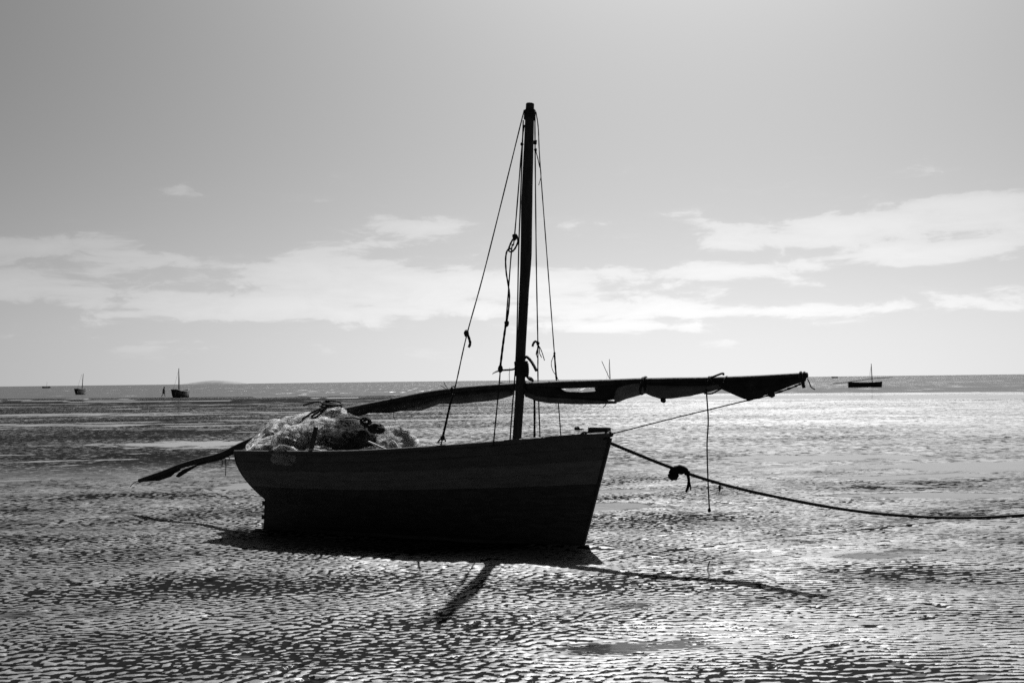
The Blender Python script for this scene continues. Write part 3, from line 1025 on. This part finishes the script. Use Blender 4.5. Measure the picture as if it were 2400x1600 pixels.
# far end past the stern: torn rags of sail still bent to the spar
lobe([(-4.70, .40, .375, .012), (-4.427, .475, .402, .02), (-4.256, .53, .456, .02), (-4.20, .545, .50, .02), (-4.12, .56, .535, .02)], M['sail_dark'], 'sail_rag', seed=9.1, amp=0.25)
lobe([(-4.17, .478, .458, .006), (-4.135, .515, .450, .014), (-4.06, .555, .492, .018), (-3.997, .575, .529, .02), (-3.85, .625, .607, .02), (-3.70, .69, .645, .02), (-3.5, .74, .69, .03), (-3.25, .85, .80, .03)], M['sail_dark'], 'sail_rag', seed=9.9, amp=0.25)
for x, z0 in ((-3.50, .71), (-3.45, .72), (-3.40, .74)):
    m_ = MB()
    c = spar_at(x)
    l = {-3.50: .10, -3.45: .22, -3.40: .06}[x]
    m_.tube(spline([Vector((x, c.y, z0)) - YO, Vector((x + .01, c.y, z0 - l * .5)) - YO, Vector((x + .004, c.y, z0 - l)) - YO], 4), 0.005, 5)
    m_.build('loose_yarn', M['rope'], yard)
m_ = MB()
m_.tube(spline([Vector((-4.74, 14.478, .385)) - YO, Vector((-4.83, 14.53, .36)) - YO, Vector((-4.90, 14.58, .30)) - YO], 5), 0.005, 5)
m_.build('loose_yarn', M['rope'], yard)


def gasket(x, rz, ry, zc, r=0.011, skew=0.0):
    c = spar_at(x)
    m_ = MB()
    pts = []
    for i in range(21):
        a = 2 * math.pi * i / 20
        pts.append(Vector((c.x + skew * math.sin(a), c.y, zc)) + ND * (math.cos(a) * ry) + Vector((0, 0, math.sin(a) * rz)) - YO)
    m_.tube(pts, r, 6)
    return m_.build('gasket', M['rope'], yard)


gasket(1.235, .078, .065, 1.535, .014, .02)
gasket(1.26, .072, .062, 1.535, .013, -.03)
gasket(1.18, .06, .06, 1.50, .009, .06)
gasket(1.80, .055, .055, 1.555, .010, .02)
gasket(1.84, .055, .055, 1.555, .009, -.05)
gasket(1.93, .045, .05, 1.565, .009, .01)
gasket(2.50, .034, .034, 1.605, .012)
gasket(2.525, .034, .034, 1.603, .012)
gasket(-0.62, .055, .055, 1.49, .008)
gasket(-1.30, .055, .055, 1.37, .008)
gasket(0.09, .055, .06, 1.53, .012, .03)
gasket(0.14, .055, .06, 1.53, .012, -.02)


def yrope(name, pts, r, per=6):
    m_ = MB()
    m_.tube(spline([Vector(p) - YO for p in pts], per), r, 6)
    return m_.build(name, M['rope'], yard)


yrope('gasket_tail', [(1.80, 10.36, 1.60), (1.86, 10.32, 1.625), (1.90, 10.28, 1.64), (1.905, 10.27, 1.625)], .010)
yrope('gasket_tail', [(1.93, 10.25, 1.53), (1.86, 10.28, 1.49), (1.80, 10.31, 1.458), (1.74, 10.34, 1.46)], .008)
yrope('gasket_tail', [(2.545, 9.82, 1.585), (2.56, 9.81, 1.54), (2.57, 9.80, 1.51), (2.60, 9.79, 1.49)], .005)
yrope('gasket_tail', [(2.51, 9.85, 1.57), (2.515, 9.85, 1.53), (2.522, 9.85, 1.505)], .016)
yrope('reed', [(-0.66, 11.86, 1.50), (-0.70, 11.87, 1.555), (-0.715, 11.87, 1.59)], .0035)
yrope('reed', [(-0.66, 11.86, 1.50), (-0.735, 11.90, 1.545), (-0.755, 11.90, 1.56)], .0035)
yrope('loose_yarn', [(0.90, 10.93, 1.37), (0.885, 10.94, 1.345), (0.865, 10.94, 1.33)], .004)
yrope('loose_yarn', [(-1.28, 12.28, 1.28), (-1.285, 12.28, 1.22), (-1.265, 12.28, 1.18)], .003)
m_ = MB()
m_.blob(Vector((1.40, 10.60, 1.398)) - YO, (.027, .027, .026), 2, .3, 2, 3)
m_.build('knot', M['rope'], yard)

# tack line from the stem head up to the yard tip
tack = empty('tack_line', (0.914, 10.93, 1.06))
tag(tack, 'taut thin rope from the stem head up to the right tip of the yard', 'rope')
TO = Vector((0.914, 10.93, 1.06))
m_ = MB()
m_.tube([Vector(p) - TO for p in [(0.90, 10.935, 1.065), (1.5, 10.56, 1.235), (2.092, 10.189, 1.394)]], .0062, 6)
m_.build('line', M['rope'], tack)
m_ = MB()
P = spline([(2.092, 10.189, 1.394), (2.281, 10.041, 1.447), (2.446, 9.911, 1.513), (2.515, 9.855, 1.55)], 8)
m_.tube([p - TO for p in P], [.0085 * (1 + .35 * math.sin(i * 1.9)) for i in range(len(P))], 6)
m_.build('line', M['rope'], tack)
m_ = MB()
m_.blob(Vector((2.281, 10.03, 1.448)) - TO, (.03, .025, .027), 2, .4, 2, 5)
m_.build('knot', M['rope'], tack)

# loose rope end hanging from the yard
HO = Vector((1.765, 10.37, 1.60))
hang = empty('hanging_rope', HO)
tag(hang, 'thin rope hanging straight down from the yard, knotted at its end above the sand', 'rope')
m_ = MB()
P = spline([(1.76, 10.35, 1.60), (1.762, 10.35, 1.466), (1.773, 10.35, 1.213), (1.759, 10.352, 0.999), (1.761, 10.352, 0.688), (1.769, 10.35, 0.415)], 10)
m_.tube([p - HO for p in P], .0068, 6)
m_.build('line', M['rope'], hang)
m_ = MB()
m_.blob(Vector((1.769, 10.35, .405)) - HO, (.014, .014, .024), 2, .35, 2, 6)
m_.build('knot', M['rope'], hang)

# mooring rope: from the stem down to the sand and away to the right
moor = empty('mooring_rope', (0.885, 10.955, 1.01))
MO = Vector((0.885, 10.955, 1.01))
tag(moor, 'thick mooring rope sagging from the bow to the sand at the right', 'rope')
m_ = MB()
P = spline([(0.83, 10.965, 1.03), (0.895, 10.968, 1.003), (1.538, 11.227, 0.73), (2.123, 11.462, 0.526), (2.831, 11.747, 0.343), (3.575, 12.046, 0.186), (4.359, 12.362, 0.077),
            (5.074, 12.649, 0.022), (5.8, 12.93, 0.012), (6.8, 13.30, 0.006), (7.8, 13.9, 0.008), (8.8, 14.2, -0.04)], 10)
m_.tube([p - MO for p in P], [.0165 * (1 + .13 * noise.noise(Vector((i * .8, 2, 5)))) for i in range(len(P))], 8)
m_.build('line', M['rope'], moor)
m_ = MB()
m_.blob(Vector((2.06, 11.43, 0.50)) - MO, (.012, .012, .035), 2, .4, 2, 2)
m_.tube(spline([Vector((2.06, 11.43, .54)) - MO, Vector((2.058, 11.43, .49)) - MO, Vector((2.05, 11.43, .43)) - MO], 4), .004, 5)
m_.build('frayed_end', M['rope'], moor)

# rag knotted round it
RO = Vector((1.64, 11.265, 0.69))
rag = empty('rag', RO)
tag(rag, 'black rag knotted round the sagging mooring rope', 'rag')
m_ = MB()
m_.blob((-.066, -.02, -.048), (.052, .045, .043), 3, .35, 2.4, 1.2)
P = spline([Vector((-.092, -.02, -.03)), Vector((-.066, -.02, .012)), Vector((-.005, -.015, .03)), Vector((.045, -.015, .012)), Vector((.074, -.015, -.03))], 6)
m_.tube(P, [.034 * (1 + .25 * noise.noise(Vector((i * .45, 3, 1)))) for i in range(len(P))], 9, True, .85)
m_.blob((.0, -.015, .0), (.05, .045, .035), 3, .4, 2.6, 4.1)
m_.build('knot', M['rag'], rag)
m_ = MB()
P = spline([Vector((.070, -.015, -.01)), Vector((.084, -.02, -.09)), Vector((.078, -.02, -.15)), Vector((.055, -.02, -.208))], 6)
m_.tube(P, [.029 * (1 + .2 * noise.noise(Vector((i * .5, 8, 2)))) * (1 if i < 15 else .8) for i in range(len(P))], 9, True, .5)
P = spline([Vector((.08, -.02, -.09)), Vector((.098, -.02, -.15)), Vector((.102, -.02, -.195))], 6)
m_.tube(P, [.022, .022, .021, .021, .02, .02, .019, .018, .017, .016, .014, .012, .008], 8, True, .5)
m_.build('hanging_end', M['rag'], rag)

# ------------------------------------------------------------------ nets heaped on the stern
def net_sheet_material():
    """knotless netting in folds: half holes, half pale twine"""
    m = bpy.data.materials.new('net_fabric')
    m.use_nodes = True
    t = NT(m.node_tree)
    tc = t.n('ShaderNodeTexCoord')
    v = tc.outputs['Object']
    f = t.noise(t.mapping(v, (7, 7, 30), (0.2, 0.5, 0.2)), 1.0, 6, 0.7, 1.2)
    d = t.n('ShaderNodeBsdfDiffuse')
    d.inputs['Color'].default_value = grey(0.7)
    tr = t.n('ShaderNodeBsdfTranslucent')
    tr.inputs['Color'].default_value = grey(0.85)
    a = t.n('ShaderNodeMixShader')
    a.inputs[0].default_value = 0.6
    t.link(d.outputs[0], a.inputs[1])
    t.link(tr.outputs[0], a.inputs[2])
    hole = t.n('ShaderNodeBsdfTransparent')
    mx = t.n('ShaderNodeMixShader')
    t.link(t.rng(f, 0.36, 0.62, 0.14, 0.78), mx.inputs[0])
    t.link(hole.outputs[0], mx.inputs[1])
    t.link(a.outputs[0], mx.inputs[2])
    o = t.n('ShaderNodeOutputMaterial')
    t.link(mx.outputs[0], o.inputs[0])
    return m


M['net_fabric'] = net_sheet_material()


def heap(name, lumps, label, loc, core_mat, fabric=True):
    """lumps: (centre in boat axes, radii, strands, material key, tilt)"""
    O = L(loc)
    root = empty(name, O)
    tag(root, label, 'net', 'fishing nets on the stern')
    core, skin_ = MB(), MB()
    groups = {}
    for li, (c, r, cnt, key, tilt) in enumerate(lumps):
        rt = Matrix.Rotation(R(tilt), 3, 'Y')
        sd = li * 3.7 + len(groups) * 1.3 + c[0] * 5
        core.blob(c, tuple(q * 0.74 for q in r), 3, 0.35, 2.4, sd, rt)
        skin_.blob(c, tuple(q * 0.97 for q in r), 4, 0.34, 2.2, sd, rt)
        sb = groups.setdefault(key, MB())
        axis = Vector((random.gauss(0, .35), random.choice((-1, 1)) * .9, random.gauss(0, .4)))
        off = Vector((sd, sd * 1.7, -sd))
        for _ in range(cnt):
            if random.random() < .2:
                axis = Vector((random.gauss(0, .6), random.choice((-1, 1)) * random.uniform(.2, 1), random.gauss(0, .6)))
            ax = axis + Vector((random.gauss(0, .22), random.gauss(0, .22), random.gauss(0, .22)))
            ax.normalize()
            p = ax.orthogonal().normalized()
            p = Matrix.Rotation(random.uniform(0, 2 * math.pi), 3, ax) @ p
            lift = random.gauss(0, .45)
            p = (p + ax * lift).normalized()
            arc = random.uniform(.35, 1.3)
            k0 = random.uniform(.90, 1.0) if random.random() < .975 else random.uniform(1.0, 1.1)
            ph = random.uniform(0, 9)
            pts = []
            for i in range(8):
                q = Matrix.Rotation(arc * i / 7, 3, ax) @ p
                k = k0 + .34 * noise.noise(q * 2.2 + off) + .03 * math.sin(ph + i * .9)
                pts.append(Vector(c) + rt @ Vector((q.x * r[0] * k, q.y * r[1] * k, q.z * r[2] * k)))
            sb.tube(pts, random.uniform(.0007, .0017), 3, False)
    parts = [(core, 'net_roll', core_mat)]
    if fabric:
        parts.append((skin_, 'net_fold', M['net_fabric']))
    for m_, nm, mt in parts + [(g, 'net_twine', M[k]) for k, g in groups.items()]:
        m_.v = [tuple(BOAT @ Vector(p) - O) for p in m_.v]
        o = m_.build(nm, mt, root)
        if nm == 'net_twine':
            o['kind'] = 'stuff'
    return root


heap('fishing_net', [((-.37, .22, .93), (.17, .16, .075), 260, 'net_grey', -30),
                     ((-.13, .16, 1.04), (.23, .22, .13), 460, 'net_grey', -30),
                     ((.15, .12, 1.10), (.26, .24, .145), 600, 'net_grey', -14),
                     ((.45, .08, 1.13), (.26, .24, .145), 700, 'net_pale', -6),
                     ((.75, .08, 1.20), (.15, .18, .15), 450, 'net_pale', -20)],
     'grey fishing net draped along the yard over the stern, highest in the pile', (.2, .1, .85), M['net_core'])
heap('fishing_net', [((.53, -.36, .965), (.24, .20, .16), 800, 'net_pale', -12),
                     ((.80, -.22, 1.07), (.24, .22, .15), 700, 'net_pale', -6),
                     ((.16, -.34, .90), (.20, .16, .09), 260, 'net_grey', -18),
                     ((.66, -.63, .81), (.19, .05, .10), 420, 'net_pale', 0)],
     'pale tangled fishing net spilling over the near gunwale behind the thole pin', (.6, -.4, .84), M['net_core'])
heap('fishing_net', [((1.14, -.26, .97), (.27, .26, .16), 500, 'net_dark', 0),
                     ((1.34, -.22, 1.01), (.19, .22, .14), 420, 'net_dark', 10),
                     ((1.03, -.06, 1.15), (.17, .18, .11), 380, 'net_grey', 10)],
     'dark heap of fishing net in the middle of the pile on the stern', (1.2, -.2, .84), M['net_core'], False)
heap('fishing_net', [((1.60, -.02, .985), (.21, .24, .145), 1000, 'net_pale', 10), ((1.76, -.06, .92), (.13, .2, .12), 400, 'net_pale', 28)],
     'bright pale bundle of fishing net lying foremost in the boat', (1.65, 0, .84), M['net_core'])

# coils of rope on top of the nets
def coil_thing(c, r, turns, rr, label, tiltx, tilty):
    O = L(c)
    root = empty('coiled_rope', O)
    tag(root, label, 'rope')
    m_ = MB()
    rt = Matrix.Rotation(R(tiltx), 3, 'X') @ Matrix.Rotation(R(tilty), 3, 'Y')
    pts = []
    for i in range(int(turns * 20) + 1):
        a = 2 * math.pi * i / 20
        k = r * (1 + .30 * math.sin(a * .37 + 1) + .14 * math.sin(a * 2.3 + r * 90))
        pts.append(rt @ Vector((k * math.cos(a), k * .6 * math.sin(a), .012 * i / 20 + .01 * math.sin(a * 1.3))))
    m_.tube(pts, rr, 6)
    m_.build('coil', M['rope'], root)
    m_ = MB()
    e = pts[-1]
    m_.tube(spline([e, e + rt @ Vector((-.05, .0, .0)), e + rt @ Vector((-.12, .02, -.02)), e + rt @ Vector((-.2, .02, -.05))], 5), rr, 6)
    m_.build('rope_end', M['rope'], root)


coil_thing((.74, .02, 1.345), .085, 3.5, .011, 'dark coil of rope on the peak of the net pile', 12, 4)
coil_thing((.62, .0, 1.275), .12, 2.5, .012, 'dark loops of rope just below the peak of the net pile', 20, -30)
coil_thing((1.40, -.28, 1.165), .045, 4.3, .009, 'small dark rope coil hanging off the middle of the net pile under the yard', 70, 10)
coil_thing((1.54, -.28, 1.095), .06, 3, .016, 'thick dark rope coil between the net pile and the pale bundle', 60, 20)
for pts, lab in (([(1.775, -.42, .885), (1.79, -.43, .935), (1.83, -.44, .972), (1.87, -.45, .965), (1.91, -.46, .92), (1.93, -.47, .86)], 'pale curved rope arching in front of the bright net bundle'),
                 ([(1.50, -.5, .885), (1.60, -.5, .905), (1.68, -.5, .91), (1.76, -.46, .92)], 'short pale rope lying level along the rail by the net bundle'),
                 ([(1.58, -.48, .965), (1.66, -.49, .94), (1.74, -.49, .91), (1.80, -.48, .89)], 'pale rope slanting down from the dark nets'),
                 ([(.92, -.64, .865), (1.0, -.645, .875), (1.08, -.65, .87), (1.16, -.655, .85)], 'short pale rope end curling over the rail at the thole pin'),
                 ([(.44, -.60, .83), (.48, -.61, .815), (.55, -.615, .825), (.57, -.61, .845)], 'tiny pale loop of rope hanging at the near gunwale of the stern')):
    O = L(pts[0])
    root = empty('rope_end', O)
    tag(root, lab, 'rope')
    m_ = MB()
    m_.tube([L(p) - O for p in spline(pts, 6)], .0085, 6)
    m_.build('strand', M['pale_rope'], root)

# ------------------------------------------------------------------ far boats
def far_boat(loc, head, length, beam, depth, mast_h, label, rake=0.0, yard_=None, spars=(), sheer=.25, mast_u=.05):
    root = empty('sailing_boat', loc)
    root.rotation_euler = (0, 0, R(head))
    tag(root, label, 'boat', 'far boats')
    m_ = MB()
    n_, k_ = 16, 9
    for i in range(n_ + 1):
        u = i / n_
        x = (u - .5) * length
        bb = beam / 2 * (1 - abs(2 * u - .92) ** 2.4 * (.98 if u > .46 else .55))
        bb = max(.02, bb)
        z1 = depth * (1 + sheer * (2 * u - 1) ** 2)
        for k in range(k_):
            t = -1 + 2 * k / (k_ - 1)
            y = bb * math.copysign(abs(t) ** .8, t)
            z = z1 * (abs(t) ** 1.9)
            m_.v.append((x + .12 * (u - .3) * z, y, z))
    for i in range(n_):
        for k in range(k_ - 1):
            a = i * k_ + k
            m_.f.append((a, a + 1, a + k_ + 1, a + k_))
    nb = len(m_.v)
    # closed inside: a floor a hand below the rail
    for i in range(n_ + 1):
        a, c = m_.v[i * k_], m_.v[i * k_ + k_ - 1]
        m_.v += [(a[0], a[1] * .97, a[2] - .06), (c[0], c[1] * .97, c[2] - .06)]
    for i in range(n_):
        m_.f.append((nb + 2 * i, nb + 2 * i + 1, nb + 2 * i + 3, nb + 2 * i + 2))
        m_.f.append((i * k_, nb + 2 * i, nb + 2 * i + 2, (i + 1) * k_))
        m_.f.append((i * k_ + k_ - 1, (i + 1) * k_ + k_ - 1, nb + 2 * i + 3, nb + 2 * i + 1))
    m_.f.append(tuple(range(k_)))
    m_.build('hull', M['far_hull'], root)
    for side in (0, k_ - 1):
        r_ = MB()
        r_.tube([Vector(m_.v[i * k_ + side]) for i in range(n_ + 1)], .05, 6)
        r_.build('rail', M['far_hull'], root)
    m_ = MB()
    x0 = mast_u * length
    m_.tube([(x0, 0, .1), (x0 + rake * .5, 0, mast_h * .5), (x0 + rake, 0, mast_h)], [.085, .08, .055], 8)
    m_.build('mast', M['mast'], root)
    if yard_:
        m_ = MB()
        P_ = spline(yard_, 6)
        m_.tube(P_, [.07] * len(P_), 7)
        m_.build('yard', M['yard'], root)
    for s_ in spars:
        m_ = MB()
        m_.tube([Vector(q) for q in s_], .055, 6)
        m_.build('spar', M['yard'], root)
    for sx_ in (-1, 1):
        m_ = MB()
        m_.tube([(x0 + rake * .95, 0, mast_h * .95), (x0 - .6, sx_ * beam * .45, depth)], .015, 4)
        m_.build('shroud', M['rope'], root)
    return root


far_boat((63.7, 205.8, SEA - .12), -6, 5.9, 1.7, .95, 4.35, 'dark sailing boat lying afloat on the glittering sea at the right', rake=-.12,
         yard_=[(-5.6, 0, .85), (-3.3, 0, 1.05), (-1, .05, 1.35), (1.3, .1, 1.65), (3.3, .1, 1.78), (4.9, .1, 1.82)], mast_u=.22, sheer=.15)
far_boat((-97.2, 256.5, SEA - .05), 83, 4.4, 1.7, 1.1, 4.75, 'small dark boat seen end on with a leaning mast, farthest left by the water', rake=0)
far_boat((-50.2, 172.5, -.42), 72, 4.0, 1.45, .95, 4.45, 'dark boat with upright mast on the wet sand beside the walking figure', rake=0, sheer=.35, mast_u=-.15)
far_boat((17.6, 207.5, SEA - .1), 20, 5.5, 1.7, 1.0, 5.75, 'boat hidden behind the furled sail, only its mast and a slanting spar showing', rake=-.15,
         spars=[((.1, 0, 2.2), (-1.4, 0, 5.4))])
far_boat((-1.2, 350, SEA - .1), 15, 5.5, 1.7, 1.2, 6.0, 'distant boat behind the mast with only its thin mast top above the yard', rake=.1)
far_boat((-430, 1050, SEA - .2), 30, 7, 2.2, 1.4, 6.0, 'tiny boat on the horizon at the far left', rake=.3)
far_boat((402, 1420, SEA - .2), 10, 8, 2.4, 1.7, 3.0, 'tiny low boat on the horizon between the yard tip and the boat afloat', rake=0)
_lb = [o for o in COL.objects if o.get('label', '').startswith('small dark boat seen')][0]
_lb.rotation_euler = (0, R(0), R(83))
for ch in _lb.children:
    if ch.name.startswith('mast'):
        ch.rotation_euler = (R(5), 0, 0)

# dark lump on the sand beyond the bow
m_ = MB()
m_.blob((2.02, 36.0, .05), (.085, .09, .075), 3, .3, 2, 1)
m_.tube([(2.05, 36, .03), (2.14, 36, .035), (2.24, 35.98, .03)], [.04, .03, .01], 7)
tag(m_.build('stone', M['stone'], None, (2.02, 36, 0)), 'small dark lump lying on the sand beyond the bow', 'stone')

# ------------------------------------------------------------------ the walking figure
def person(loc, face, label):
    root = empty('person', loc)
    root.rotation_euler = (0, 0, R(face))
    root.scale = (1.15, 1.15, 1.0)
    tag(root, label, 'person')

    def skin(name, verts, edges, radii, mat, sub=2):
        me = bpy.data.meshes.new(name)
        me.from_pydata(verts, edges, [])
        o = bpy.data.objects.new(name, me)
        COL.objects.link(o)
        md = o.modifiers.new('skin', 'SKIN')
        me.skin_vertices[0].data[0].use_root = True
        for i, r_ in enumerate(radii):
            me.skin_vertices[0].data[i].radius = r_ if isinstance(r_, tuple) else (r_, r_)
        md.use_smooth_shade = True
        s2_ = o.modifiers.new('sub', 'SUBSURF')
        s2_.levels = s2_.render_levels = sub
        dg = bpy.context.evaluated_depsgraph_get()
        new = bpy.data.meshes.new_from_object(o.evaluated_get(dg))
        o.modifiers.clear()
        o.data = new
        new.materials.clear()
        new.materials.append(mat)
        o.parent = root
        return o
    # x forward (walking), y left, z up; height 1.60 m, mid stride, leaning a little
    V = [(0, 0, .84), (.02, 0, 1.02), (.05, 0, 1.22), (.07, 0, 1.34), (.09, 0, 1.42), (.11, 0, 1.50), (.12, 0, 1.57),
         (.0, .09, .80), (.14, .10, .46), (.17, .10, .10), (.29, .10, .03),
         (.0, -.09, .80), (-.06, -.10, .45), (-.27, -.10, .12), (-.19, -.10, .02),
         (.06, .17, 1.31), (.0, .22, 1.07), (.10, .23, .87), (.13, .23, .80),
         (.06, -.17, 1.31), (.10, -.22, 1.07), (.24, -.22, .92), (.29, -.22, .87)]
    E_ = [(0, 1), (1, 2), (2, 3), (3, 4), (4, 5), (5, 6), (0, 7), (7, 8), (8, 9), (9, 10), (0, 11), (11, 12), (12, 13), (13, 14),
          (2, 15), (15, 16), (16, 17), (17, 18), (2, 19), (19, 20), (20, 21), (21, 22)]
    rad_ = [.13, .12, .14, .06, .055, .095, .075, .09, .06, .042, .03, .09, .06, .042, .03, .06, .045, .032, .026, .06, .045, .032, .026]
    body = skin('body', V, E_, rad_, M['skin'])
    bm = bmesh.new()
    bm.from_mesh(body.data)
    fb = MB()
    for w, d in (((.13, .23, .80), Vector((.25, 0, -1))), ((.29, -.22, .87), Vector((.7, 0, -.7)))):
        d.normalize()
        for k in range(5):
            yo = (k - 2) * .017
            l_ = (.045, .07, .078, .07, .055)[k]
            s_ = Vector(w) + Vector((0, yo, 0)) + (Vector((0, 0, .01)) if k else Vector((.01, -.01, .02)))
            fb.tube([s_, s_ + d * l_ * .5, s_ + d * l_ + Vector((.012, 0, 0))], [.009, .008, .006], 5)
    vm = [bm.verts.new(p) for p in fb.v]
    for f in fb.f:
        bm.faces.new([vm[i] for i in f])
    # nose and ears
    for c, r_ in (((.205, 0, 1.515), .016), ((.11, .095, 1.51), .02), ((.11, -.095, 1.51), .02)):
        bmesh.ops.create_icosphere(bm, subdivisions=1, radius=r_, matrix=Matrix.Translation(c))
    bm.to_mesh(body.data)
    bm.free()
    h_ = MB()
    h_.blob((.095, 0, 1.55), (.115, .108, .105), 3, .18, 5, 2)
    h_.build('hair', M['rag'], root)
    skin('shirt', [(0, 0, .88), (.02, 0, 1.02), (.05, 0, 1.22), (.065, 0, 1.32), (.06, .17, 1.30), (.02, .21, 1.14), (.06, -.17, 1.30), (.085, -.21, 1.14)],
         [(0, 1), (1, 2), (2, 3), (2, 4), (4, 5), (2, 6), (6, 7)], [.21, .19, .19, .085, .11, .10, .11, .10], M['cloth_dark'])
    skin('shorts', [(0, 0, .90), (0, 0, .82), (.02, .095, .74), (.10, .105, .54), (-.02, -.095, .74), (-.05, -.105, .54)],
         [(0, 1), (1, 2), (2, 3), (1, 4), (4, 5)], [.19, .20, .16, .14, .16, .14], M['cloth_dark'])


person((-55.6, 181.4, -.40), 8, 'person in dark clothes walking towards the boat with the upright mast')
